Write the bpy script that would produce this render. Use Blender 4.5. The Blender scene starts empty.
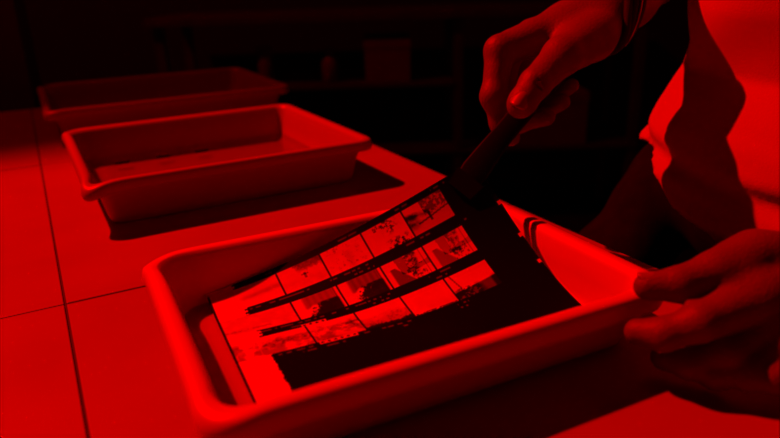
import bpy, bmesh, math, random
import numpy as np
from mathutils import Vector, Matrix

random.seed(7)
rng = np.random.default_rng(11)
SC = bpy.context.scene
COL = SC.collection

# ------------------------------------------------------------------ camera
CAM_Z = 1.155            # camera height above the floor; counter top at 0.90
PITCH, ROLL = 0.3516, -0.033
cd = bpy.data.cameras.new('camera'); cam = bpy.data.objects.new('camera', cd); COL.objects.link(cam)
cp, sp = math.cos(PITCH), math.sin(PITCH); cr, sr = math.cos(ROLL), math.sin(ROLL)
R0, F0, U0 = Vector((1, 0, 0)), Vector((0, cp, -sp)), Vector((0, sp, cp))
Rr = R0 * cr + U0 * sr
Ur = U0 * cr - R0 * sr
mw = Matrix((Rr, Ur, -F0)).transposed().to_4x4(); mw.translation = Vector((0, 0, CAM_Z))
cam.matrix_world = mw
cd.sensor_width = 36; cd.lens = 666.49 / 780 * 36
cd.clip_start = 0.02
cd.dof.use_dof = True; cd.dof.focus_distance = 0.58; cd.dof.aperture_fstop = 4.5
SC.camera = cam

# ------------------------------------------------------------------ world, light, exposure
SC.view_settings.view_transform = 'Standard'; SC.view_settings.look = 'None'
SC.view_settings.exposure = 0.0; SC.view_settings.gamma = 1.0
SC.view_settings.use_curve_mapping = False
w = bpy.data.worlds.new('darkroom_air'); SC.world = w; w.use_nodes = True
w.node_tree.nodes['Background'].inputs[0].default_value = (1, 0, 0, 1)
w.node_tree.nodes['Background'].inputs[1].default_value = 0.0015

LAMP = Vector((-1.90, 1.45, 3.455))
def light(name, kind, loc, power, **k):
    d = bpy.data.lights.new(name, kind); d.energy = power; d.color = (1, 0, 0)
    for a, b in k.items(): setattr(d, a, b)
    o = bpy.data.objects.new(name, d); COL.objects.link(o); o.location = loc
    return o
sl = light('safelight_beam', 'SPOT', LAMP, 720, spot_size=math.radians(62.2), spot_blend=.31, shadow_soft_size=0.03)
sl.rotation_euler = (Vector((0.751, -0.773, 0.905)) - LAMP).to_track_quat('-Z', 'Y').to_euler()
light('safelight_glow', 'POINT', LAMP, 38.0, shadow_soft_size=0.03)

# ------------------------------------------------------------------ materials
def mat(name, r, rough=0.6, spec=0.5, noise=0.0, nscale=20, bump=0.0, bscale=80, detail=4, coat=0.0, attr=None, metal=0.0):
    m = bpy.data.materials.new(name); m.use_nodes = True
    nt = m.node_tree; b = nt.nodes['Principled BSDF']
    c = r if isinstance(r, tuple) else (r, r * .97, r * .93)
    b.inputs['Base Color'].default_value = (*c, 1)
    b.inputs['Roughness'].default_value = rough
    b.inputs['Specular IOR Level'].default_value = spec
    b.inputs['Coat Weight'].default_value = coat
    b.inputs['Metallic'].default_value = metal
    tc = nt.nodes.new('ShaderNodeTexCoord')
    if noise:
        n = nt.nodes.new('ShaderNodeTexNoise'); n.inputs['Scale'].default_value = nscale; n.inputs['Detail'].default_value = detail
        nt.links.new(tc.outputs['Object'], n.inputs['Vector'])
        cr_ = nt.nodes.new('ShaderNodeValToRGB')
        e = cr_.color_ramp.elements
        e[0].position = .3; e[1].position = .7
        e[0].color = (*[x * (1 - noise) for x in c], 1); e[1].color = (*[min(1, x * (1 + noise)) for x in c], 1)
        nt.links.new(n.outputs['Fac'], cr_.inputs['Fac']); nt.links.new(cr_.outputs['Color'], b.inputs['Base Color'])
    if attr:
        a = nt.nodes.new('ShaderNodeAttribute'); a.attribute_name = attr
        nt.links.new(a.outputs['Color'], b.inputs['Base Color'])
    if bump:
        n2 = nt.nodes.new('ShaderNodeTexNoise'); n2.inputs['Scale'].default_value = bscale; n2.inputs['Detail'].default_value = 5
        nt.links.new(tc.outputs['Object'], n2.inputs['Vector'])
        bp = nt.nodes.new('ShaderNodeBump'); bp.inputs['Strength'].default_value = bump; bp.inputs['Distance'].default_value = 0.002
        nt.links.new(n2.outputs['Fac'], bp.inputs['Height']); nt.links.new(bp.outputs['Normal'], b.inputs['Normal'])
    return m
M = dict(
    tile=mat('glazed_tile', .355, .35, .5, noise=.07, nscale=9, bump=.12, bscale=14),
    grout=mat('dark_grout', .06, .9),
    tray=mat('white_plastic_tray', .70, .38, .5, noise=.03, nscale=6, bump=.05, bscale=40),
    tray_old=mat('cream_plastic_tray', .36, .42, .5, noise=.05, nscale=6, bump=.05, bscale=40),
    skin=mat('skin', (.17, .12, .09), .5, .35, noise=.08, nscale=45, bump=.35, bscale=420),
    nail=mat('nail', (.30, .22, .18), .3, .5),
    hair=mat('dark_hair', .03, .5, bump=.6, bscale=200),
    shirt=mat('white_cotton', .46, .9, .1, noise=.03, nscale=8, bump=.25, bscale=600),
    trousers=mat('dark_denim', .011, .95, .05, noise=.2, nscale=60, bump=.3, bscale=500),
    shoe=mat('black_leather', .03, .5),
    tongs=mat('black_plastic', .004, .6, .12),
    cord=mat('black_cord', .01, .8, bump=.6, bscale=900),
    clasp=mat('bracelet_metal', .6, .3, metal=.9),
    paper=mat('photographic_paper', .8, .5, .06, attr='print'),
    wood=mat('painted_wood', .08, .6, noise=.2, nscale=12, bump=.2, bscale=30),
    card=mat('grey_cardboard', .22, .85, noise=.1, nscale=15),
    bottle=mat('amber_plastic', (.25, .08, .02), .3),
    wall=mat('dark_wall_paint', .035, .85, noise=.1, nscale=4, bump=.2, bscale=60),
    panel=mat('partition_paint', .10, .8, noise=.1, nscale=4),
    floor=mat('dark_floor_paint', .03, .6, noise=.3, nscale=5),
    black=mat('black_metal', .015, .5),
)
lens = bpy.data.materials.new('red_lamp_glass'); lens.use_nodes = True
lb = lens.node_tree.nodes['Principled BSDF']; lb.inputs['Base Color'].default_value = (.5, 0, 0, 1)
lb.inputs['Emission Color'].default_value = (1, 0, 0, 1); lb.inputs['Emission Strength'].default_value = 6

# ------------------------------------------------------------------ helpers
def link(name, me, m=None, parent=None, smooth=False):
    o = bpy.data.objects.new(name, me); COL.objects.link(o)
    if m: me.materials.append(m)
    if parent: o.parent = parent
    if smooth:
        me.polygons.foreach_set('use_smooth', [True] * len(me.polygons))
    return o
def mesh(name, V, Fc, m=None, parent=None, smooth=False):
    me = bpy.data.meshes.new(name); me.from_pydata([tuple(v) for v in V], [], [tuple(f) for f in Fc]); me.validate(); me.update()
    return link(name, me, m, parent, smooth)
def tag(o, label=None, cat=None, group=None, kind=None):
    for k, v in (('label', label), ('category', cat), ('group', group), ('kind', kind)):
        if v: o[k] = v
    return o
def empty(name, loc=(0, 0, 0), rz=0, **k):
    o = bpy.data.objects.new(name, None); COL.objects.link(o); o.location = loc; o.rotation_euler = (0, 0, rz)
    o.empty_display_size = .05
    return tag(o, **k)
def box(name, lo, hi, m, parent=None, bev=0.0, rot=None):
    bm = bmesh.new(); bmesh.ops.create_cube(bm, size=1)
    lo, hi = Vector(lo), Vector(hi)
    for v in bm.verts: v.co = Vector([(lo[i] + hi[i]) / 2 + v.co[i] * (hi[i] - lo[i]) for i in range(3)])
    if bev: bmesh.ops.bevel(bm, geom=bm.edges[:], offset=bev, segments=2, affect='EDGES', profile=.6)
    me = bpy.data.meshes.new(name); bm.to_mesh(me); bm.free()
    return link(name, me, m, parent)
def lathe(name, prof, m, parent=None, loc=(0, 0, 0), n=32, smooth=True):
    V = []; Fc = []
    for r, z in prof:
        for i in range(n):
            a = 2 * math.pi * i / n; V.append((loc[0] + r * math.cos(a), loc[1] + r * math.sin(a), loc[2] + z))
    for j in range(len(prof) - 1):
        for i in range(n):
            k = (i + 1) % n; Fc.append((j * n + i, j * n + k, (j + 1) * n + k, (j + 1) * n + i))
    Fc.append(tuple(range(n - 1, -1, -1))); Fc.append(tuple((len(prof) - 1) * n + i for i in range(n)))
    return mesh(name, V, Fc, m, parent, smooth)

# ------------------------------------------------------------------ the tiled counter
TA = 0.48326
nv = np.array([math.cos(TA), math.sin(TA)]); mv = np.array([-math.sin(TA), math.cos(TA)])   # across and along the counter
N_EDGE, N_STEP, N_OFF = 0.4643, 0.4737, -0.0094
M_OFF, M_STEP = 0.5831, 0.5333
M_BACK, M_FRONT, N_LEFT = 1.675, -0.55, -0.95
TOP = 0.900
def nm(n, m_): return nv * n + mv * m_
def nmbox(name, n0, n1, m0, m1, z0, z1, m, parent=None, bev=0.0):
    """box in the counter's own axes, built around the parent's origin"""
    o = box(name, (n0, m0, z0), (n1, m1, z1), m, parent, bev); return o
room = None
ctr = empty('tiled_counter', (0, 0, 0), TA, label='long counter topped with large pale square tiles and dark joints, under the trays', cat='counter')
nmbox('counter_body', N_LEFT, N_EDGE - .05, M_FRONT, M_BACK, .10, TOP - .035, M['wood'], ctr)
nmbox('plinth', N_LEFT, N_EDGE - .10, M_FRONT, M_BACK, 0, .10, M['black'], ctr)
nmbox('grout_bed', N_LEFT, N_EDGE - .001, M_FRONT, M_BACK - .001, TOP - .035, TOP - .0022, M['grout'], ctr)
ns = [N_EDGE]; x = N_OFF
while x > N_LEFT: ns.append(x); x -= N_STEP
ns.append(N_LEFT)
ms = [M_BACK]; x = M_OFF + M_STEP
while x > M_BACK: x -= M_STEP
while x + M_STEP < M_BACK: x += M_STEP
x = max(v for v in [M_OFF + k * M_STEP for k in range(-4, 4)] if v < M_BACK - .02)
while x > M_FRONT: ms.append(x); x -= M_STEP
ms.append(M_FRONT)
g = .0011
for i in range(len(ns) - 1):
    for j in range(len(ms) - 1):
        dz = random.uniform(-.0003, .0002)
        a0, a1 = ns[i + 1] + g, ns[i] - (g if i else 0)
        b0, b1 = ms[j + 1] + g, ms[j] - (g if j else 0)
        if a1 - a0 < .02 or b1 - b0 < .02: continue
        nmbox('tile', a0, a1, b0, b1, TOP - .012, TOP + dz, M['tile'], ctr, .0008)

# ------------------------------------------------------------------ trays
def tray(name, cx, cy, rz, L, W, H, rec, label, m, spouts=(), rimw=.013, lip=.014, cr_out=.026, ribs=0, group=None):
    t = empty(name, (cx, cy, TOP), rz, label=label, cat='tray', group=group)
    hf = .004     # floor thickness above the counter
    prof = [  # (inset, z, follows the spout)
        (.0045, hf * .0 + H - lip + .0005, 1), (.0008, H - lip, 1), (0, H - lip + .003, 1), (.0002, H - .006, 1), (.0012, H - .002, 1), (.0035, H, 1), (rimw - .004, H, 1), (rimw - .0012, H - .0012, 1),
        (rimw + .0012, H - .006, .9), (rimw + (rec - rimw) * .45, H * .55, .5), (rec - .002, hf + .010, .12), (rec + .001, hf + .004, 0), (rec + .007, hf, 0),
        (rec + .016, hf, 0), (rec + .0185, hf + .0013, 0), (rec + .024, hf + .0015, 0)]
    under = [(rec + .024, .0, 0), (rec + .004, .0, 0), (rec - .001, .003, 0), (rec - .004, .011, .1), (rimw + (rec - rimw) * .4, H * .55, .5), (rimw - .0015, H - .008, .9), (rimw - .0045, H - .0035, 1), (.0055, H - .0035, 1), (.0045, H - .006, 1)]
    nc = 10; ne = 26
    def loop(ins, z, sw):
        pts = []
        a, b = L / 2 - ins, W / 2 - ins
        r = max(.006, cr_out - ins * .35)
        for ci, (sx, sy, a0) in enumerate(((1, -1, -90), (1, 1, 0), (-1, 1, 90), (-1, -1, 180))):
            ox, oy = sx * (a - r), sy * (b - r)
            for k in range(nc + 1):
                an = math.radians(a0 + 90 * k / nc)
                pts.append([ox + r * math.cos(an), oy + r * math.sin(an)])
            # straight run to the next corner
            nx_, ny_ = ((1, 1), (-1, 1), (-1, -1), (1, -1))[ci]
            tox, toy = nx_ * (a - r), ny_ * (b - r)
            an = math.radians(a0 + 90)
            e0 = np.array(pts[-1]); e1 = np.array([tox + r * math.cos(an), toy + r * math.sin(an)])
            for k in range(1, ne): 
                tt = k / ne; tt = .5 - .5 * math.cos(math.pi * tt)
                pts.append(list(e0 + (e1 - e0) * tt))
        out = []
        for px, py in pts:
            z2 = z
            for (sx, sy, s) in spouts:
                dx, dy = px - sx * L / 2, py - sy * W / 2
                dd = math.hypot(dx, dy)
                wgt = math.exp(-(dd / .020) ** 2) * s * sw
                z2 -= .0075 * wgt
                px += sx * .006 * wgt; py += sy * .006 * wgt
                if rimw - .003 < ins < rec:      # the wall is dished outwards beside the spout
                    w2 = math.exp(-(dd / .034) ** 2) * s * sw
                    px += sx * .005 * w2; py += sy * .005 * w2
            out.append((px, py, max(z2, 0)))
        return out
    V = []; loops = [loop(*p) for p in prof]; ul = [loop(*p) for p in under]
    allp = loops + ul; n = len(allp[0])
    for l in allp: V += l
    Fc = []
    K = len(loops)
    def band(a, b):
        for i in range(n):
            k = (i + 1) % n; Fc.append((a * n + i, a * n + k, b * n + k, b * n + i))
    for j in range(K - 1): band(j, j + 1)
    for j in range(K, K + len(ul) - 1): band(j, j + 1)
    band(K + len(ul) - 1, 0)
    Fc.append(tuple((K - 1) * n + i for i in range(n)))
    Fc.append(tuple(K * n + i for i in range(n - 1, -1, -1)))
    o = mesh('tray_shell', V, Fc, m, t, True)
    bm = bmesh.new(); bm.from_mesh(o.data); bmesh.ops.recalc_face_normals(bm, faces=bm.faces[:]); bm.to_mesh(o.data); bm.free()
    o.data.polygons.foreach_set('use_smooth', [len(p.vertices) == 4 for p in o.data.polygons])
    if ribs:
        for xx in (-.105, -.048, .008): box('floor_ridge', (xx - .011, W / 2 - rec - .046, hf + .0085), (xx + .009, W / 2 - rec - .042, hf + .0135), M['cord'], t, .001)
    return t
F_Y, M_Y, B_Y = 0.44656, 0.49123, 0.47734
tray('developing_tray', -0.0016, 0.4512, F_Y, .3259, .2483, .0500, .021,
     'nearest white plastic developing tray, holding the contact sheet, gripped by a hand at its corner', M['tray'],
     spouts=((-1, 1, 1), (-1, -1, .6)), rimw=.0135, lip=.015, cr_out=.028)
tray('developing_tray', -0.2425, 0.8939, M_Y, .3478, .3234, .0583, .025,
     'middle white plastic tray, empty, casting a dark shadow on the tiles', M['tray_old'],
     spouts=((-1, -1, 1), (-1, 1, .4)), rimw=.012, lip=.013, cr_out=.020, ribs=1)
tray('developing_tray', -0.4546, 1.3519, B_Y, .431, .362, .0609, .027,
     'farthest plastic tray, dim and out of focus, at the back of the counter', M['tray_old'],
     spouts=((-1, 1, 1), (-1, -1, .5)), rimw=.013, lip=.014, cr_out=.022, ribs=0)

# shallow clear liquid lying in the trays
lq = bpy.data.materials.new('photo_chemistry'); lq.use_nodes = True
nt = lq.node_tree; nt.nodes.clear()
out = nt.nodes.new('ShaderNodeOutputMaterial'); mx = nt.nodes.new('ShaderNodeMixShader'); tr = nt.nodes.new('ShaderNodeBsdfTransparent'); gl = nt.nodes.new('ShaderNodeBsdfGlossy'); fr = nt.nodes.new('ShaderNodeFresnel')
fr.inputs['IOR'].default_value = 1.33; tr.inputs['Color'].default_value = (.74, .74, .74, 1); gl.inputs['Roughness'].default_value = .04
nz = nt.nodes.new('ShaderNodeTexNoise'); nz.inputs['Scale'].default_value = 9; bp_ = nt.nodes.new('ShaderNodeBump'); bp_.inputs['Strength'].default_value = .15; bp_.inputs['Distance'].default_value = .004
tcn = nt.nodes.new('ShaderNodeTexCoord'); nt.links.new(tcn.outputs['Object'], nz.inputs['Vector']); nt.links.new(nz.outputs['Fac'], bp_.inputs['Height']); nt.links.new(bp_.outputs['Normal'], gl.inputs['Normal'])
nt.links.new(fr.outputs['Fac'], mx.inputs['Fac']); nt.links.new(tr.outputs['BSDF'], mx.inputs[1]); nt.links.new(gl.outputs['BSDF'], mx.inputs[2]); nt.links.new(mx.outputs['Shader'], out.inputs['Surface'])
def liquid(cx, cy, rz, L, W, rec, z, label):
    a, b, r_ = L / 2 - rec, W / 2 - rec, .017; V = []
    for sx, sy, a0 in ((1, -1, -90), (1, 1, 0), (-1, 1, 90), (-1, -1, 180)):
        for k in range(7):
            an = math.radians(a0 + 15 * k); V.append((sx * (a - r_) + r_ * math.cos(an), sy * (b - r_) + r_ * math.sin(an), 0))
    o = mesh('liquid', V, [tuple(range(len(V)))], lq); o.location = (cx, cy, z); o.rotation_euler = (0, 0, rz)
    return tag(o, label, 'liquid', kind='stuff')
liquid(-0.0016, 0.4512, F_Y, .3259, .2483, .0185, TOP + .0071, 'thin film of clear liquid under the sheet in the nearest tray')
liquid(-0.2425, 0.8939, M_Y, .3478, .3234, .0225, TOP + .0150, 'shallow clear liquid in the middle tray')

# ------------------------------------------------------------------ the contact sheet
HS = .255
PQ = [-0.52127, 1.94228, 0.42103, 0.00409, 35.73406, 1.44411, -0.15854, 1.9275, 0.8, -0.97008]
def surf(u, v):
    ax, ay, th, s, P, phi, t0, k, t1, zb = PQ
    U = u * s; Vv = v * s
    fx = U * np.cos(th) + Vv * np.sin(th); fy = U * np.sin(th) - Vv * np.cos(th)
    d = (np.cos(phi), np.sin(phi)); gg = (-d[1], d[0])
    t = fx * d[0] + fy * d[1]; ww = fx * gg[0] + fy * gg[1]
    a = np.clip(t - t0, 0, None); b = np.minimum(a, t1); c = a - b
    hx = np.minimum(t, t0) + np.sin(k * b) / k + c * np.cos(k * t1); z = (1 - np.cos(k * b)) / k + c * np.sin(k * t1)
    return np.stack([(ax + hx * d[0] + ww * gg[0]) * HS, (ay + hx * d[1] + ww * gg[1]) * HS, (zb + z) * HS + CAM_Z], -1)
U0_, U1_, V0_, V1_ = -18.0, 227.0, -7.0, 171.0
nu, nvv = 491, 357
uu = np.linspace(U0_, U1_, nu); vv = np.linspace(V0_, V1_, nvv)
UU, VV = np.meshgrid(uu, vv)
def vnoise(x, y, sc, seed):
    r_ = np.random.default_rng(seed).random((64, 64))
    X = x / sc; Y = y / sc; xi = np.floor(X).astype(int); yi = np.floor(Y).astype(int); fx = X - xi; fy = Y - yi
    fx = fx * fx * (3 - 2 * fx); fy = fy * fy * (3 - 2 * fy)
    g_ = lambda i, j: r_[(yi + j) % 64, (xi + i) % 64]
    return (g_(0, 0) * (1 - fx) + g_(1, 0) * fx) * (1 - fy) + (g_(0, 1) * (1 - fx) + g_(1, 1) * fx) * fy
def fbm(x, y, sc, seed): return .5 * vnoise(x, y, sc, seed) + .3 * vnoise(x, y, sc / 2.1, seed + 1) + .2 * vnoise(x, y, sc / 4.3, seed + 2)
def frame_picture(r, c, a, b, X, Y):
    """tone 0..1 (dark..light) of one small photograph; a across, b down"""
    n1 = fbm(X, Y, 7, 10 * r + c); n2 = fbm(X, Y, 2.2, 31 * r + c)
    S = lambda e0, e1, q: np.clip((q - e0) / (e1 - e0), 0, 1)
    t = 1.0 - .08 * n1
    if r == 0:
        if c == 0: t -= .30 * np.exp(-((b - .55 + .1 * a) / .10) ** 2) * S(.05, .2, a) * (.4 + n1)
        if c == 1:
            t -= .75 * S(.35, .5, a + .25 * (n2 - .5)) * S(.34, .18, b + .25 * (n2 - .5)) * (.5 + .6 * n2)
            t -= .5 * ((abs(a - .55) < .03) & (abs(b - .5) < .12)) + .4 * ((abs(a - .55) < .08) & (abs(b - .45) < .03)) + .12 * S(.5, .65, b) * n1
        if c == 2: t -= .35 * S(.62, .75, n2) * S(.5, .2, abs(a - .5)) + .15 * np.exp(-((a - .55) / .08) ** 2) * (b > .3)
        if c == 3:
            t -= .9 * S(.50, .62, n2) * np.exp(-((a - .62) / .14) ** 2) * S(.55, .3, b)
            t -= .6 * S(.52, .62, n2) * (a < .6) * (a > .25) * (b < .2)
            t -= .9 * S(.45, .6, n2) * S(.62, .8, b) * S(.35, .5, a) * S(.98, .85, a)
        if c == 4:
            t -= .65 * S(.15, 0, abs(b - .30 - .3 * a)) * S(.75, .3, a) * (.4 + n2)
            t -= .75 * S(.30, .10, a) * S(.2, .35, b) * S(.85, .6, b) * (.3 + n2)
            t -= .55 * (a > .42) * S(.62, .5, b + .1 * n1) * (.3 + .9 * S(.4, .6, n2))
            t -= .5 * ((abs(b - .72 + .2 * a) < .03) & (a > .2)) + .6 * ((abs(a - .52) < .025) & (abs(b - .62) < .14))
            t -= .20 * S(.5, .6, b)
    if r == 1:
        if c == 0: t -= .15 * n1 + .3 * np.exp(-((b - .80) / .05) ** 2) * (n2 > .5) * (a < .5)
        if c in (1, 2):
            k_ = 1.0 if c == 2 else .8
            t -= k_ * .75 * S(.18, .24, a) * S(.95, .88, a) * S(.55, .48, b + .06 * np.sin(a * 20)) * (.85 + .07 * np.sin(a * 44) - .2 * n1)
            win = (np.mod(a * 9 + (b > .68) * .5, 1) < .45) & (np.mod(b * 7, 1) < .38) & (b > .55) & (b < .86) & (a > .3) & (a < .75)
            t -= .65 * win
            t -= .9 * S(.52, .62, a * .8 + b * .35 + .35 * (n2 - .5)) * S(.38, .5, b) * S(.98, .9, a)
            t -= .35 * ((abs(a - .93) < .02))
        if c in (3, 4):
            k_ = 1.0 if c == 3 else .8
            L_ = .30 + .22 * b
            t -= k_ * .62 * S(.02, -.02, abs(a - .18 - .22 * (b - .3)) - .06 - .22 * (b - .30)) * (b > .30)
            t -= k_ * .45 * ((a > .30 + .05 * b) & (a < .52) & (b < .62 + .3 * (a - .3)))
            t -= k_ * .60 * S(.50, .54, a) * S(.86, .80, a + .15 * b) * S(.80, .6, b - .3 * (a - .5)) * (.35 + 1.0 * S(.4, .6, n2))
            t -= k_ * .35 * ((a > .45) & (b > .62 - .2 * a) & (b < .72 - .1 * a)) 
            t -= k_ * .6 * S(.52, .6, n2) * (a > .5) * (a < .85) * (b > .45)
            t -= .3 * (abs(a - .90) < .012)
    if r == 2:
        if c in (0, 1):
            t -= .35 * S(.45, .65, n1) * S(.1, .3, b) + .30 * S(.50, .65, n2) * np.exp(-((b - .5) / .2) ** 2)
            t -= .25 * np.exp(-((b - .35) / .07) ** 2) * (a > .35)
            t -= .22 * S(.7, 1, b) * (c == 1)
        if c == 2: t -= .40 * S(.35, 1.0, b + .3 * (n1 - .5)) + .7 * S(.84, .9, b + .18 * (n2 - .5)) + .2 * S(.5, .7, n2) * (b > .4)
        if c == 3: t -= .14 * S(.4, .9, b) * n1 + .6 * ((b > .93) & (n2 > .5))
        if c == 4:
            t -= .68 * S(.62, .66, b + .10 * (a - .5)) + .6 * S(.56, .62, b + .12 * (n2 - .5)) * S(.48, .1, abs(a - .22)) * (n2 > .45)
            t -= .5 * ((abs(a - .10 - .15 * b) < .02) & (b < .6)) + .5 * S(.50, .62, b) * S(.86, .95, a)
    return np.clip(t, .05, 1)
WHT, BLK = .80, .003
val = np.full(UU.shape, BLK)
PR = PQ[4]
val[UU < 4 + 1.0 * (vnoise(UU, VV, 3, 5) - .5)] = WHT
FH = 25.6
for r in range(3):
    top = r * PR - .6
    for c in range(5):
        a = (UU - (38 * c + .9)) / 36.3; b = (VV - top) / FH
        ins = (a > 0) & (a < 1) & (b > 0) & (b < 1)
        if c == 0:      # the strips start in the white margin of the sheet
            ins = (UU > -18) & (a < 1) & (b > 0) & (b < 1)
        t = frame_picture(r, c, a, b, UU, VV)
        val = np.where(ins, BLK + (WHT - BLK) * t ** 1.5, val)
    # thin edge of each strip in the white margin
    val = np.where((abs(UU - 1.0) < .5) & (VV > top) & (VV < top + FH), WHT * .82, val)
# ragged left ends of the black rebates
for r, (lo, hi, u0) in enumerate(((-7, -.6, 1.5), (FH - 1, PR - 1, 3.5), (PR + FH - 1, 2 * PR - 1, 4.5), (2 * PR + FH - 1, 200, 5))):
    jag = u0 + (2.2 if r < 3 else .35) * (np.mod(VV, 4.75) < 2.4) + 1.5 * (vnoise(UU * 0, VV, 3, 9 + r))
    reg = (VV > lo) & (VV < hi)
    val = np.where(reg & (UU < jag), WHT, val)
    val = np.where(reg & (UU >= jag) & (VV < lo + 40 if r == 3 else reg) & (UU < 190), BLK, val)
# faint edge printing and sprocket marks along the rebates: small dim dashes
for r in range(4):
    for (off, dens, sd) in ((-2.9, .55, 3), (-6.9, .40, 4)):
        vc = r * PR - 1 + off
        row = abs(VV - vc) < .75
        dash = (vnoise(UU, VV * 0 + r * 7.3 + off, 2.3, 60 + sd) > .50) & (vnoise(UU, VV * 0 + r * 3.1, 17, 80 + sd) > dens)
        val = np.where(row & dash & (UU > 8) & (UU < 196) & (VV > -4.6), .14, val)
# rows of round perforation marks in two light places
for (vc, ua, ub) in ((PR * 2 - 2.4, 38, 54), (PR * 2 + FH + .6, 42, 70)):
    for uc in np.arange(ua, ub, 4.75):
        val = np.where((abs(UU - uc) < 2.45) & (abs(VV - vc) < 1.9) & ((UU - uc) ** 2 + (VV - vc) ** 2 > 1), WHT * .85, val)
        val = np.where((UU - uc) ** 2 + (VV - vc) ** 2 < 1.15 ** 2, BLK, val)
# black exposed line down the left edge, white notches on the right edge
val = np.where((UU < U0_ + 1.6) & (VV > -3), BLK, val)
for vc in (34, 66, 93): val = np.where((abs(VV - vc) < 2.0) & (UU > U1_ - 2.6), WHT, val)
P = surf(UU, VV)
P[..., 2] += .0006
# the right edge is slightly ragged
idx = np.arange(nu * nvv).reshape(nvv, nu)
quads = np.stack([idx[1:, :-1], idx[1:, 1:], idx[:-1, 1:], idx[:-1, :-1]], -1).reshape(-1, 4)
me = bpy.data.meshes.new('contact_sheet')
me.vertices.add(nu * nvv); me.vertices.foreach_set('co', P.reshape(-1))
me.loops.add(quads.size); me.loops.foreach_set('vertex_index', quads.reshape(-1).astype(np.int32))
me.polygons.add(len(quads)); me.polygons.foreach_set('loop_start', np.arange(0, quads.size, 4, dtype=np.int32)); me.polygons.foreach_set('loop_total', np.full(len(quads), 4, dtype=np.int32))
me.update(calc_edges=True)
at = me.color_attributes.new('print', 'FLOAT_COLOR', 'POINT')
cc = np.ones((nu * nvv, 4), dtype=np.float32); cc[:, 0] = cc[:, 1] = cc[:, 2] = val.reshape(-1)
at.data.foreach_set('color', cc.reshape(-1))
sheet = link('contact_sheet', me, M['paper'], None, True)
tag(sheet, 'curved photographic contact sheet with three rows of small pictures, lifted from the nearest tray', 'photograph')

# ------------------------------------------------------------------ signed-distance modelling of the figure
def rcone(P, a, b, r1, r2):
    a = np.array(a, float); b = np.array(b, float); ba = b - a; L2 = float(ba @ ba)
    pa = P - a
    h = np.clip((pa @ ba) / L2, 0, 1)
    d = pa - h[..., None] * ba
    return np.sqrt((d * d).sum(-1)) - (r1 + (r2 - r1) * h)
def ell(P, c, r, R=None):
    q = P - np.array(c, float)
    if R is not None: q = q @ np.array(R, float).T
    r = np.array(r, float)
    k0 = np.sqrt(((q / r) ** 2).sum(-1)); k1 = np.sqrt(((q / (r * r)) ** 2).sum(-1))
    return k0 * (k0 - 1) / np.maximum(k1, 1e-9)
def smin(a, b, k):
    h = np.clip(.5 + .5 * (b - a) / k, 0, 1)
    return b + (a - b) * h - k * h * (1 - h)
def smax(a, b, k): return -smin(-a, -b, k)
def nets(f, lo, hi, vs):
    lo = np.array(lo, float); hi = np.array(hi, float)
    n = np.maximum(((hi - lo) / vs).astype(int) + 1, 3)
    ax_ = [lo[i] + vs * np.arange(n[i]) for i in range(3)]
    v = np.empty(n, dtype=np.float32)
    for i in range(n[0]):      # slab by slab keeps memory small
        Y, Z = np.meshgrid(ax_[1], ax_[2], indexing='ij')
        v[i] = f(np.stack([np.full_like(Y, ax_[0][i]), Y, Z], -1))
    v[0] = np.maximum(v[0], 1e-5); v[-1] = np.maximum(v[-1], 1e-5)
    v[:, 0] = np.maximum(v[:, 0], 1e-5); v[:, -1] = np.maximum(v[:, -1], 1e-5)
    v[:, :, 0] = np.maximum(v[:, :, 0], 1e-5); v[:, :, -1] = np.maximum(v[:, :, -1], 1e-5)
    s = v < 0
    cnt = sum(s[i:n[0] - 1 + i, j:n[1] - 1 + j, k:n[2] - 1 + k].astype(np.int8) for i in (0, 1) for j in (0, 1) for k in (0, 1))
    cells = np.argwhere((cnt > 0) & (cnt < 8))
    cid = -np.ones(n - 1, dtype=np.int64); cid[tuple(cells.T)] = np.arange(len(cells))
    acc = np.zeros((len(cells), 3)); num = np.zeros(len(cells))
    cor = [(i, j, k) for i in (0, 1) for j in (0, 1) for k in (0, 1)]
    for a in cor:
        for b in cor:
            if sum(abs(a[i] - b[i]) for i in range(3)) == 1 and a < b:
                va = v[tuple((cells + a).T)]; vb = v[tuple((cells + b).T)]
                mk = (va < 0) != (vb < 0)
                t = np.where(mk, va / np.where(mk, va - vb, 1), 0)
                pt = np.array(a) + t[:, None] * (np.array(b) - np.array(a))
                acc += pt * mk[:, None]; num += mk
    V = lo + vs * (cells + acc / num[:, None])
    Fs = []
    for d in range(3):
        e1, e2 = (d + 1) % 3, (d + 2) % 3
        sl0 = [slice(None)] * 3; sl1 = [slice(None)] * 3
        sl0[d] = slice(0, n[d] - 1); sl1[d] = slice(1, n[d])
        diff = s[tuple(sl0)] != s[tuple(sl1)]
        ed = np.argwhere(diff)
        ok = (ed[:, e1] > 0) & (ed[:, e2] > 0) & (ed[:, e1] < n[e1] - 1) & (ed[:, e2] < n[e2] - 1)
        ed = ed[ok]
        o1 = np.zeros(3, int); o1[e1] = 1; o2 = np.zeros(3, int); o2[e2] = 1
        q = np.stack([cid[tuple((ed - o1 - o2).T)], cid[tuple((ed - o2).T)], cid[tuple(ed.T)], cid[tuple((ed - o1).T)]], -1)
        fl = s[tuple(ed.T)]
        q = np.where(fl[:, None], q, q[:, ::-1])
        Fs.append(q)
    return V, np.concatenate(Fs)
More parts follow.
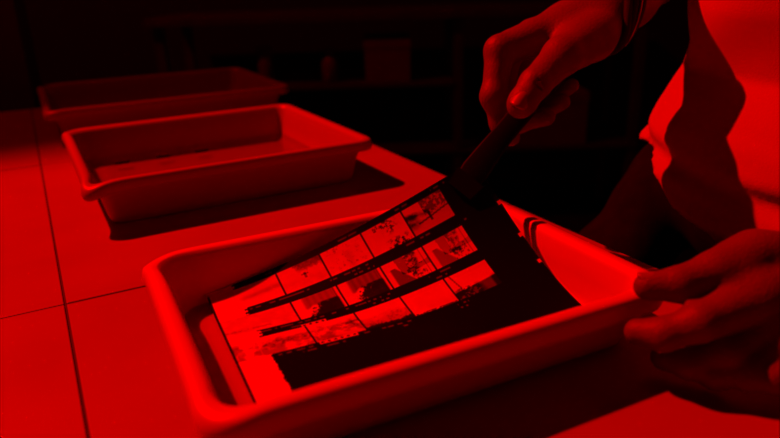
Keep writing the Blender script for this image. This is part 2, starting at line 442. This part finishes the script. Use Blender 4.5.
def npmesh(name, V, Q, m, parent=None, smooth=True):
    me = bpy.data.meshes.new(name)
    me.vertices.add(len(V)); me.vertices.foreach_set('co', np.asarray(V, dtype=np.float32).reshape(-1))
    me.loops.add(Q.size); me.loops.foreach_set('vertex_index', Q.reshape(-1).astype(np.int32))
    me.polygons.add(len(Q)); me.polygons.foreach_set('loop_start', np.arange(0, Q.size, 4, dtype=np.int32)); me.polygons.foreach_set('loop_total', np.full(len(Q), 4, dtype=np.int32))
    me.update(calc_edges=True); me.validate()
    return link(name, me, m, parent, smooth)
def chain(P, pts, rad, k=.003):
    d = None
    for i in range(len(pts) - 1):
        e = rcone(P, pts[i], pts[i + 1], rad[i], rad[i + 1])
        d = e if d is None else smin(d, e, k)
    return d

A = np.array
# ---- right hand (holds the tongs); its thumb faces the camera
RH = dict(wr=A((.2120, .6130, 1.1250)), iM=A((.0945, .5600, 1.0935)), iP=A((.0880, .5440, 1.0590)), iD=A((.0950, .5450, 1.0365)), iT=A((.1040, .5475, 1.0235)),
    tC=A((.1715, .5680, 1.1010)), tM=A((.1396, .5355, 1.0905)), tI=A((.1132, .5081, 1.0737)), tT=A((.1005, .4985, 1.0595)),
    mM=A((.1060, .5780, 1.0945)), mP=A((.0990, .5700, 1.0610)), mD=A((.1120, .5640, 1.0330)), mT=A((.1330, .5500, 1.0395)),
    rM=A((.1271, .5985, 1.1025)), rP=A((.1150, .5880, 1.0620)), rD=A((.1330, .5780, 1.0370)), rT=A((.1490, .5640, 1.0490)),
    lM=A((.1470, .6087, 1.1011)), lP=A((.1350, .6020, 1.0640)), lD=A((.1490, .5930, 1.0480)), lT=A((.1610, .5790, 1.0600)))
R_EL = A((.375, .900, 1.190))
R_SH = A((.450, .830, 1.415))
RS = 1.12
CAMP = A((0, 0, CAM_Z))
def right_hand(P):
    return RS * right_hand_unit(CAMP + (P - CAMP) / RS)
RHU = RH; R_ELBOW = R_EL
RH = {k: CAMP + (v - CAMP) * RS for k, v in RHU.items()}
def right_hand_unit(P):
    h = RHU
    wr = h['wr']; R_EL = CAMP + (R_ELBOW - CAMP) / RS; ax = (R_EL - wr) / np.linalg.norm(R_EL - wr)
    side = (h['lM'] - h['iM']); side = side / np.linalg.norm(side)
    w1, w2 = wr - side * .011, wr + side * .011
    palm = rcone(P, w1, h['iM'], .0185, .0125)
    palm = smin(palm, rcone(P, w1, h['mM'], .017, .0120), .010)
    palm = smin(palm, rcone(P, w2, h['rM'], .017, .0115), .010)
    palm = smin(palm, rcone(P, w2, h['lM'], .0175, .0110), .010)
    pc = (h['mM'] + h['rM'] + wr) / 3 + A((.010, -.010, -.014))
    palm = smin(palm, rcone(P, pc, (h['mM'] + wr) / 2, .016, .018), .012)
    # thenar: from wrist to the thumb
    th = smin(rcone(P, wr + A((-.008, -.006, -.010)), h['tC'], .018, .0185), rcone(P, h['tC'], h['tM'], .0185, .0150), .010)
    th = smin(th, rcone(P, h['tC'] * .5 + h['tM'] * .5, h['iM'] * .55 + wr * .45, .0115, .012), .014)   # web
    th = smin(th, rcone(P, h['tM'], h['tI'], .0150, .0118), .006)
    th = smin(th, rcone(P, h['tI'], h['tT'], .0120, .0098), .004)
    th = smin(th, ell(P, h['tT'] * .8 + h['tI'] * .2, (.0108, .0108, .0108)), .004)
    d = smin(palm, th, .010)
    # forearm
    d = smin(d, rcone(P, w1, wr + ax * .12, .0215, .030), .012); d = smin(d, rcone(P, w2, wr + ax * .12, .0205, .030), .012)
    d = smin(d, rcone(P, wr + ax * .11, R_EL, .031, .040), .02)
    kn = None
    for q, s in (('i', 1.0), ('m', 1.03), ('r', .97), ('l', .84)):
        f = chain(P, [h[q + 'M'], h[q + 'P'], h[q + 'D'], h[q + 'T']], [.0118 * s, .0100 * s, .0088 * s, .0074 * s], .007)
        f = smin(f, ell(P, h[q + 'P'], A((.0098, .0098, .0098)) * s), .004)
        kn = f if kn is None else smin(kn, f, .0012)
    d = smin(d, kn, .005)
    # creases at the thumb joint
    tdir = (h['tT'] - h['tI']); tdir = tdir / np.linalg.norm(tdir)
    cdir = np.cross(tdir, A((0, -.95, -.3))); cdir = cdir / np.linalg.norm(cdir)
    for o_ in (-.001, .0025):
        cpt = h['tI'] + tdir * o_ + A((0, -.95, .30)) * .0122
        d = smax(d, -rcone(P, cpt - cdir * .006, cpt + cdir * .006, .0008, .0008), .0012)
    return d
# ---- left hand (thumb on the rim, fingers under it)
LH = dict(wr=A((.3314, .4180, .9500)), tC=A((.2569, .4300, .9590)), tM=A((.2219, .4140, .9570)), tI=A((.1935, .4060, .9520)), tT=A((.1740, .4085, .9500)),
    iM=A((.2467, .4000, .9430)), iP=A((.1978, .3800, .9370)), iD=A((.1770, .3830, .9275)), iT=A((.1640, .3920, .9245)),
    mM=A((.2500, .3870, .9330)), mP=A((.2120, .3650, .9240)), mD=A((.1915, .3700, .9130)), mT=A((.1790, .3820, .9105)),
    rM=A((.2559, .3790, .9250)), rP=A((.2230, .3580, .9150)), rD=A((.2050, .3640, .9085)), rT=A((.1940, .3750, .9085)),
    lM=A((.2653, .3740, .9170)), lP=A((.2370, .3560, .9095)), lD=A((.2230, .3600, .9080)), lT=A((.2120, .3680, .9080)))
LH = {k: A((0, 0, CAM_Z)) + (v - A((0, 0, CAM_Z))) * .9504 * {'m': 1.04, 'r': 1.035, 'l': 1.02}.get(k[0], 1.0) ** (0.4 if k[1] == 'M' else 1.0) for k, v in LH.items()}
L_EL = A((.565, .450, 1.080)); L_SH = A((.560, .500, 1.400))
def left_hand(P):
    h = LH; wr = h['wr']; ax = (L_EL - wr) / np.linalg.norm(L_EL - wr)
    side = (h['lM'] - h['iM']); side = side / np.linalg.norm(side)
    w1, w2 = wr - side * .010, wr + side * .012
    d = rcone(P, w1, h['iM'], .0190, .0135)
    for q, ww, r in (('m', w1, .0125), ('r', w2, .0120), ('l', w2, .0110)): d = smin(d, rcone(P, ww, h[q + 'M'], .0180, r), .010)
    th = smin(rcone(P, w1 + A((-.010, .006, .002)), h['tC'], .018, .0170), rcone(P, h['tC'], h['tM'], .0170, .0135), .010)
    th = smin(th, rcone(P, h['tM'], h['tI'], .0130, .0112), .005)
    th = smin(th, rcone(P, h['tI'], h['tT'], .0112, .0090), .004)
    th = smin(th, rcone(P, h['tC'] * .5 + h['tM'] * .5, h['iM'] * .85 + h['iP'] * .15, .011, .011), .014)
    d = smin(d, th, .008)
    d = smin(d, rcone(P, w1, wr + ax * .12, .0215, .030), .012); d = smin(d, rcone(P, w2, wr + ax * .12, .0205, .030), .012)
    d = smin(d, rcone(P, wr + ax * .11, L_EL, .031, .040), .02)
    kn = None
    for q, s in (('i', 1.06), ('m', 1.05), ('r', .98), ('l', .84)):
        f = chain(P, [h[q + 'M'], h[q + 'P'], h[q + 'D'], h[q + 'T']], [.0138 * s, .0108 * s, .0096 * s, .0082 * s], .005)
        kn = f if kn is None else smin(kn, f, .0025)
    d = smin(d, kn, .009)
    d = np.maximum(d, TOP + .0008 - P[..., 2])      # resting on the tiles
    return d

person = empty('person', (.46, .66, 0), 0, label='person in a white T-shirt at right, one hand on the tray, one with tongs', cat='person')
PO = np.array((.46, .66, 0.0))
fd = A((-.885, -.465, 0)); ld = A((.465, -.885, 0))       # facing, and the person's left
HEAD = A((.385, .620, 1.640))
def torso_core(P):
    d = rcone(P, (.47, .67, .98), (.45, .66, 1.30), .10, .11)
    d = smin(d, rcone(P, A((.45, .66, 1.375)) - ld * .15, A((.45, .66, 1.375)) + ld * .15, .055, .055), .05)
    d = smin(d, rcone(P, (.445, .655, 1.40), (.410, .64, 1.53), .056, .050), .03)
    return d
def body_lo(P):
    d = torso_core(P)
    for sh, el in ((R_SH, R_EL), (L_SH, L_EL)):
        d = smin(d, rcone(P, sh, el, .047, .039), .02)
    d = smin(d, rcone(P, R_EL, RH['wr'] + (R_EL - RH['wr']) * .40, .040, .0315), .01)
    d = smin(d, rcone(P, L_EL, LH['wr'] + (L_EL - LH['wr']) * .40, .040, .0315), .01)
    # head with a face turned down to the tray
    q = P - HEAD
    fz = (fd * .90 + A((0, 0, -.42))); fz = fz / np.linalg.norm(fz)
    lx = ld; uz = np.cross(fz, lx); uz = uz / np.linalg.norm(uz)
    if uz[2] < 0: uz = -uz
    x = q @ lx; y = q @ fz; z = q @ uz
    H3 = np.stack([x, y, z], -1)
    s = ell(H3, (0, -.012, .022), (.076, .095, .085))
    s = smin(s, ell(H3, (0, .018, -.040), (.058, .070, .070)), .03)
    s = smin(s, ell(H3, (0, .062, -.088), (.024, .020, .018)), .02)       # chin
    s = smin(s, rcone(H3, A((0, .082, .010)), A((0, .102, -.024)), .008, .0125), .010)   # nose
    for sx in (-1, 1):
        s = smax(s, -ell(H3, (sx * .030, .098, .008), (.017, .014, .011)), .010)
        s = smin(s, ell(H3, (sx * .030, .080, .008), (.0125, .0125, .0105)), .001)
        s = smin(s, ell(H3, (sx * .078, -.004, -.012), (.008, .018, .030)), .006)
        s = smin(s, ell(H3, (sx * .030, .084, .028), (.020, .008, .005)), .008)
    s = smin(s, ell(H3, (0, .085, -.052), (.024, .009, .0055)), .004)
    s = smin(s, ell(H3, (0, .083, -.063), (.021, .009, .006)), .003)
    d = smin(d, s, .02)
    d = smin(d, rcone(P, (.410, .64, 1.52), HEAD + A((.015, .008, -.02)), .052, .055), .02)
    return d
RW, LW = RH['wr'], LH['wr']
axR = (R_EL - RW) / np.linalg.norm(R_EL - RW); axL = (L_EL - LW) / np.linalg.norm(L_EL - LW)
CR, CL = .105, .105
def cut(f, o, ax, s, keep_hand):
    def g_(P):
        h = (P - o) @ ax
        return np.maximum(f(P), (h - s) if keep_hand else (s - h))
    return g_
def region_lo(P):
    d = body_lo(P)
    # keep the coarse body only beyond the fine forearms
    hR = (P - RW) @ axR; nearR = (np.linalg.norm(P - RW, axis=-1) < .30)
    hL = (P - LW) @ axL; nearL = (np.linalg.norm(P - LW, axis=-1) < .22)
    d = np.where(nearR & (hR < CR - .006), np.maximum(d, CR - .006 - hR), d)
    d = np.where(nearL & (hL < CL - .006), np.maximum(d, CL - .006 - hL), d)
    return d
V1, Q1 = nets(cut(right_hand, RW, axR, CR, True), (.078, .530, .985), (.345, .850, 1.225), .0015)
V2, Q2 = nets(cut(left_hand, LW, axL, CL, True), (.130, .325, .899), (.450, .470, 1.055), .0015)
V3, Q3 = nets(region_lo, (.18, .36, .86), (.70, 1.00, 1.80), .006)
V = np.concatenate([V1, V2, V3]) - PO; Q = np.concatenate([Q1, Q2 + len(V1), Q3 + len(V1) + len(V2)])
body = npmesh('body', V, Q, M['skin'], person)
body.data.update()

# thumbnails
def nail(center, along, normal, L_, W_):
    al = along / np.linalg.norm(along); no = normal - (normal @ al) * al; no = no / np.linalg.norm(no); si = np.cross(al, no)
    Vn = []; Fn = []
    nx, ny = 9, 9
    for lay in (0, 1):
        for j in range(ny):
            for i in range(nx):
                a = (i / (nx - 1) * 2 - 1); b = (j / (ny - 1) * 2 - 1)
                wd = math.sqrt(max(0, 1 - .55 * abs(b) ** 3))
                x = a * W_ / 2 * wd; y = b * L_ / 2 * (1 - .18 * a * a)
                z = -.9 * x * x / W_ * 1.3 - .0006 * (b < -.9) + (0.0005 if lay == 0 else -.0022)
                Vn.append(center + si * x + al * y + no * z - PO)
    o_ = nx * ny
    for j in range(ny - 1):
        for i in range(nx - 1):
            k = j * nx + i; Fn.append((k, k + 1, k + nx + 1, k + nx)); Fn.append((o_ + k, o_ + k + nx, o_ + k + nx + 1, o_ + k + 1))
    for i in range(nx - 1): Fn.append((i, o_ + i, o_ + i + 1, i + 1)); k = (ny - 1) * nx + i; Fn.append((k, k + 1, o_ + k + 1, o_ + k))
    for j in range(ny - 1): k = j * nx; Fn.append((k, k + nx, o_ + k + nx, o_ + k)); k = j * nx + nx - 1; Fn.append((k, o_ + k, o_ + k + nx, k + nx))
    return mesh('thumbnail', Vn, Fn, M['nail'], person, True)
tdir = RH['tT'] - RH['tI']
nrm = A((-.25, -.85, .45))
nrm = nrm - (nrm @ tdir) * tdir / (tdir @ tdir); nrm /= np.linalg.norm(nrm)
nail(RH['tT'] + tdir * .02 + nrm * .0128, tdir, nrm, .0160, .0160)
tdir2 = LH['tT'] - LH['tI']; nr2 = A((-.1, .15, 1.0)); nr2 = nr2 - (nr2 @ tdir2) * tdir2 / (tdir2 @ tdir2); nr2 /= np.linalg.norm(nr2)
nail(LH['tT'] + tdir2 * .02 + nr2 * .0094, tdir2, nr2, .0115, .0115)

# hair: a cap of short dark hair
def hair_f(P):
    q = P - HEAD
    fz = (fd * .90 + A((0, 0, -.42))); fz = fz / np.linalg.norm(fz); lx = ld; uz = np.cross(fz, lx); uz /= np.linalg.norm(uz)
    if uz[2] < 0: uz = -uz
    H3 = np.stack([q @ lx, q @ fz, q @ uz], -1)
    s = ell(H3, (0, -.016, .028), (.084, .102, .092))
    s = np.maximum(s, -(H3[..., 2] * .75 - H3[..., 1] * .65 + .018))
    return s + .0015 * np.sin(H3[..., 0] * 260) * np.sin(H3[..., 2] * 90)
V, Q = nets(hair_f, HEAD - .14, HEAD + .14, .004)
npmesh('hair', V - PO, Q, M['hair'], person)

# T-shirt
def interp(z, zs, vs_): return np.interp(z, zs, vs_)
ZS = [.80, .87, .93, .967, 1.00, 1.05, 1.11, 1.24, 1.34, 1.40, 1.45]
AF = [.168, .158, .148, .140, .142, .124, .130, .126, .115, .085, .06]
BL = [.235, .222, .205, .192, .182, .168, .166, .175, .185, .165, .09]
CF = [.035, .035, .033, .030, .015, .000, .002, .004, .010, .018, .03]
def shirt_f(P):
    z = P[..., 2]; q = P - A((.46, .66, 0))
    xf = q @ fd - interp(z, ZS, CF); xl = q @ ld
    a = interp(z, ZS, AF); b = interp(z, ZS, BL)
    an = np.arctan2(xl / b, xf / a)
    wob = .6 * np.sin(an * 3 + z * 9) + .35 * np.sin(an * 5 - z * 14 + 1.3)
    low = np.clip((1.02 - z) / .12, 0, 1)
    fold = .0030 * np.sin(z * 52 + 1.7 * wob + an * 1.2) * np.clip(1.3 - abs(z - 1.02) * 5, .15, 1)
    fold = fold + low * (.0085 * np.sin(z * 135 + 2.0 * wob + an * 2.6) + .003 * np.sin(z * 260 + an * 5))
    fold = fold + .0035 * np.sin(an * 7 + z * 20) * np.clip((z - 1.02) * 3, 0, 1)
    d = (np.sqrt((xf / a) ** 2 + (xl / b) ** 2) - 1) * np.minimum(a, b) * .95
    d = d - fold
    d = np.maximum(d, z - 1.445); d = smax(d, .905 - .50 * np.clip(xl, -.12, .08) + .004 * np.sin(an * 6) - z, .006)
    for sh, el in ((R_SH, R_EL), (L_SH, L_EL)):
        e = el * .62 + sh * .38
        sl_ = rcone(P, sh + A((.0, 0, -.005)), e, .066, .070)
        hh = (P - e) @ ((el - sh) / np.linalg.norm(el - sh))
        sl_ = np.maximum(sl_, hh - .0)
        d = smin(d, sl_, .03)
    d = smin(d, rcone(P, R_SH + A((.01, -.01, -.01)), L_SH + A((-.01, .01, -.005)), .062, .062), .04)
    # neck opening
    d = smax(d, -ell(P, (.422, .645, 1.475), (.075, .075, .055)), .008)
    return d
V, Q = nets(shirt_f, (.20, .36, .84), (.74, 1.00, 1.50), .0045)
npmesh('t_shirt', V - PO, Q, M['shirt'], person)
# trousers
def trousers_f(P):
    z = P[..., 2]
    d = rcone(P, A((.468, .66, .90)) - ld * .055, A((.468, .66, .90)) + ld * .055, .105, .105)
    # right leg, bent a little towards the counter
    kr = A((.250, .790, .600)); ar = A((.330, .830, .075))
    d2 = rcone(P, (.3800, .8150, .930), (.2900, .7800, .8000), .044, .052)
    d2 = smin(d2, rcone(P, (.2900, .7800, .8000), kr, .052, .056), .03)
    d2 = smin(d2, rcone(P, kr, ar, .056, .052), .03)
    d2 = smin(d2, rcone(P, (.430, .740, .90), (.3600, .8050, .880), .08, .05), .04)
    d = smin(d, d2, .02)
    kl = A((.480, .580, .480)); al_ = A((.500, .590, .075))
    d = smin(d, rcone(P, (.495, .600, .85), kl, .088, .062), .03)
    d = smin(d, rcone(P, kl, al_, .062, .054), .03)
    d = d - .0016 * np.sin(P[..., 0] * 60 + z * 55 + 2 * np.sin(P[..., 1] * 30))
    return np.maximum(d, .06 - z)
V, Q = nets(trousers_f, (.17, .44, .05), (.66, .93, 1.03), .006)
npmesh('trousers', V - PO, Q, M['trousers'], person)
for cxy in ((.33, .83), (.50, .59)):
    c3 = A((cxy[0], cxy[1], 0.0))
    def shoe_f(P):
        a = c3 - fd * .06 + A((0, 0, .038)); b = c3 + fd * .15 + A((0, 0, .030))
        d = smin(rcone(P, a, b, .040, .036), rcone(P, c3 + A((0, 0, .04)), c3 + A((0, 0, .095)), .045, .042), .02)
        return np.maximum(d, -P[..., 2])
    V, Q = nets(shoe_f, c3 - A((.25, .2, .01)), c3 + A((.20, .2, .15)), .006)
    npmesh('shoe', V - PO, Q, M['shoe'], person)

# bracelet: two turns of black cord and a small metal bar
def tube(pts, r, closed=True, n=8):
    pts = [Vector(p) for p in pts]; N = len(pts); V = []; Fc = []
    for i, p in enumerate(pts):
        t = (pts[(i + 1) % N] - pts[i - 1]).normalized() if closed else (pts[min(i + 1, N - 1)] - pts[max(i - 1, 0)]).normalized()
        a = t.orthogonal().normalized() if i == 0 else (prev - t * prev.dot(t)).normalized()
        prev = a; b = t.cross(a)
        for k in range(n):
            an = 2 * math.pi * k / n; V.append(p + (a * math.cos(an) + b * math.sin(an)) * r)
    for i in range(N if closed else N - 1):
        j = (i + 1) % N
        for k in range(n): l = (k + 1) % n; Fc.append((i * n + k, i * n + l, j * n + l, j * n + k))
    return V, Fc
br = empty('bracelet', tuple(RW), 0, label='black cord bracelet with a thin shiny strand on the wrist above the tongs', cat='bracelet')
side = (RH['lM'] - RH['iM']); side = side - (side @ axR) * axR; side /= np.linalg.norm(side); up = np.cross(axR, side)
BN = A((.86, .38, -.22)); BN = BN / np.linalg.norm(BN)
B1 = np.cross(BN, A((0, 1, 0))); B1 /= np.linalg.norm(B1); B2 = np.cross(BN, B1)
def wrist_ring(off, grow, tilt=0.0):
    out = []
    for i in range(48):
        an = 2 * math.pi * i / 48
        c0 = RW + A((-.022, -.002, -.010)) + BN * (off + tilt * math.sin(an)); dvec = B1 * math.cos(an) + B2 * math.sin(an)
        t = .012
        for _ in range(60):
            dd = float(right_hand((c0 + dvec * t)[None, :])[0])
            if dd > grow: break
            t += max(abs(dd - grow) * .6, .0003)
        out.append(c0 + dvec * t - RW)
    return out
for off, g_, r, tl in ((-.0075, .0026, .0040, .001), (.0, .0030, .0044, -.001), (.0075, .0026, .0040, .001)):
    V, Fc = tube(wrist_ring(off, g_, tl), r); mesh('cord', V, Fc, M['cord'], br, True)
ring = wrist_ring(.0, .0066, .004)
ip = int(np.argmin([(p @ A((0, -1, .1))) * -1 for p in ring]))
seg = [ring[(ip + k) % 48] for k in range(-6, 7)]
V, Fc = tube(seg, .0011, closed=False); mesh('metal_strand', V, Fc, M['clasp'], br, True)

# ------------------------------------------------------------------ tongs
tg = empty('print_tongs', (.075, .562, .99), 0, label='black plastic print tongs pinching the lifted corner of the contact sheet', cat='tongs')
TO = A((.075, .562, .99))
tipP = surf(np.array(208.0), np.array(7.0)); 
eu = surf(np.array(209.0), np.array(7.0)) - tipP; ev = surf(np.array(208.0), np.array(6.0)) - tipP
pn = np.cross(eu, ev); pn /= np.linalg.norm(pn)
if pn[2] < 0: pn = -pn
hinge = CAMP + (A((.1500, .5440, 1.0880)) - CAMP) * RS
grip = CAMP + (A((.1040, .5330, 1.0440)) - CAMP) * (RS - .03)
def blade(off_tip, off_grip, w0, w1, th):
    """a flat bowed arm from the tip to the hinge"""
    ctrl = [tipP + pn * off_tip, tipP * .45 + grip * .55 + pn * off_grip * .9 + A((0, 0, .0)), grip + pn * off_grip * .9, hinge + pn * off_tip * .6]
    ctrl = [tipP + pn * off_tip - (grip - tipP) / np.linalg.norm(grip - tipP) * .0] + ctrl[1:]
    V = []; Fc = []; N = 24
    wdir = np.cross(hinge - tipP, pn); wdir /= np.linalg.norm(wdir)
    for i in range(N + 1):
        t = i / N
        p = (1 - t) ** 3 * ctrl[0] + 3 * t * (1 - t) ** 2 * ctrl[1] + 3 * t * t * (1 - t) * ctrl[2] + t ** 3 * ctrl[3]
        w_ = w0 + (w1 - w0) * min(1, t * 2.2)
        if t < .12: w_ *= .75 + .25 * t / .12
        for (a, b) in ((-1, -.6), (-.85, -1), (.85, -1), (1, -.6), (1, .6), (.85, 1), (-.85, 1), (-1, .6)):
            V.append(p + wdir * a * w_ / 2 + pn * b * th / 2 - TO)
    for i in range(N):
        for k in range(8): l = (k + 1) % 8; Fc.append((i * 8 + k, i * 8 + l, (i + 1) * 8 + l, (i + 1) * 8 + k))
    Fc.append(tuple(range(7, -1, -1))); Fc.append(tuple(N * 8 + k for k in range(8)))
    return mesh('arm', V, Fc, M['tongs'], tg, True)
blade(.0022, .0075, .026, .018, .0030)
blade(-.0022, -.0075, .026, .018, .0030)
# hinge block and the rubber pad on the tip
V, Fc = tube([hinge - TO + A((0, 0, 0)) + (tipP - hinge) * .02, hinge - TO + (hinge - tipP) * .04], .0065, closed=False, n=12)
Fc.append(tuple(range(11, -1, -1))); Fc.append(tuple(12 + k for k in range(12))); mesh('hinge', V, Fc, M['tongs'], tg, True)
wdir = np.cross(hinge - tipP, pn); wdir /= np.linalg.norm(wdir); td = (hinge - tipP) / np.linalg.norm(hinge - tipP)
tp = td - (td @ pn) * pn; tp /= np.linalg.norm(tp)
for s in (-1, 1):
    Vp = []
    for a in (-.014, .014):
        for b in (-.006, .010):
            for c in (.0005, .0042): Vp.append(tipP + wdir * a * (1 if b > 0 else .85) + tp * b + pn * c * s - TO)
    mesh('rubber_pad', Vp, [(0, 1, 3, 2), (4, 6, 7, 5), (0, 4, 5, 1), (2, 3, 7, 6), (0, 2, 6, 4), (1, 5, 7, 3)], M['tongs'], tg)

# ------------------------------------------------------------------ back bench and what stands on it
bench = empty('workbench', (-.2, 3.05, 0), 0, label='dark wooden workbench with shelves across the back of the dim room', cat='workbench')
def bb(name, lo, hi, m=M['wood'], bev=.004): return box(name, (lo[0] + .2, lo[1] - 3.05, lo[2]), (hi[0] + .2, hi[1] - 3.05, hi[2]), m, bench, bev)
bb('bench_top', (-1.0, 2.90, .975), (1.15, 3.42, 1.010))
bb('middle_shelf', (-.98, 2.93, .690), (.30, 3.40, .712)); bb('low_shelf', (-.98, 2.93, .385), (1.13, 3.40, .405))
for xx in (-.98, .30, 1.09): bb('leg', (xx, 2.94, 0), (xx + .04, 2.98, .975)); bb('leg', (xx, 3.36, 0), (xx + .04, 3.40, .975))
def carton(x0, x1, y0, y1, z0, z1, label, m):
    c = empty('storage_box', ((x0 + x1) / 2, (y0 + y1) / 2, z0), 0, label=label, cat='box')
    hx, hy = (x1 - x0) / 2, (y1 - y0) / 2
    box('box_body', (-hx, -hy, 0), (hx, hy, z1 - z0 - .03), m, c, .002)
    box('lid', (-hx - .004, -hy - .004, z1 - z0 - .045), (hx + .004, hy + .004, z1 - z0), m, c, .003)
carton(-.085, .110, 2.955, 3.20, .712, .900, 'grey lidded box on the middle shelf of the dim bench', M['card'])
carton(.560, .900, 2.955, 3.25, .405, .640, 'large grey box on the low shelf of the bench, below the raised hand', M['card'])
bt = empty('chemical_bottle', (-.245, 3.02, .712), 0, label='dark round bottle on the middle shelf, left of the grey box', cat='bottle')
lathe('bottle_body', [(.030, 0), (.036, .004), (.036, .085), (.030, .105), (.014, .118), (.013, .128)], M['bottle'], bt)
lathe('cap', [(.0165, .122), (.017, .126), (.017, .142), (.015, .145)], M['card'], bt)
bt = empty('small_jar', (-.530, 3.02, .712), 0, label='small round jar at the left on the middle bench shelf', cat='jar')
lathe('jar_body', [(.030, 0), (.032, .004), (.032, .13), (.028, .14)], M['card'], bt)
lathe('lid', [(.033, .138), (.034, .14), (.034, .158), (.031, .160)], M['card'], bt)

# ------------------------------------------------------------------ safelight
sf = empty('safelight_lamp', tuple(LAMP), 0, label='hooded darkroom safelight hanging on a cord high above the counter', cat='lamp')
V, Fc = [], []
hood = [(.020, .10), (.030, .085), (.075, .030), (.085, .012), (.082, .012), (.070, .030), (.026, .080), (.0, .088)]
lathe('hood', hood, M['black'], sf, (0, 0, 0))
lathe('bulb', [(.002, .030), (.014, .034), (.019, .046), (.015, .060), (.010, .075)], lens, sf)
lathe('cord', [(.003, .098), (.003, 3.80 - LAMP.z)], M['black'], sf, n=8)

# ------------------------------------------------------------------ room
def st(name, lo, hi, m): return tag(box(name, lo, hi, m), kind='structure')
st('floor', (-2.4, -1.6, -.06), (2.6, 3.6, 0), M['floor'])
st('ceiling', (-2.4, -1.6, 3.80), (2.6, 3.6, 3.86), M['wall'])
st('wall_back', (-2.4, 3.6, 0), (2.6, 3.7, 3.80), M['wall'])
st('wall_front', (-2.4, -1.7, 0), (2.6, -1.6, 3.80), M['wall'])
st('wall_right', (2.6, -1.7, 0), (2.7, 3.7, 3.80), M['wall'])
st('wall_left', (-2.5, -1.7, 0), (-2.4, 3.7, 3.80), M['wall'])
pw = empty('partition_panel', (-1.2, 1.83, 0), 0, label='dim painted partition at the far left, beside the end of the counter', cat='partition')
box('panel_board', (-.45, -.02, 0), (.242, .02, 2.0), M['panel'], pw, .003)
box('panel_trim', (.242, -.028, 0), (.256, .028, 2.01), M['panel'], pw, .003)
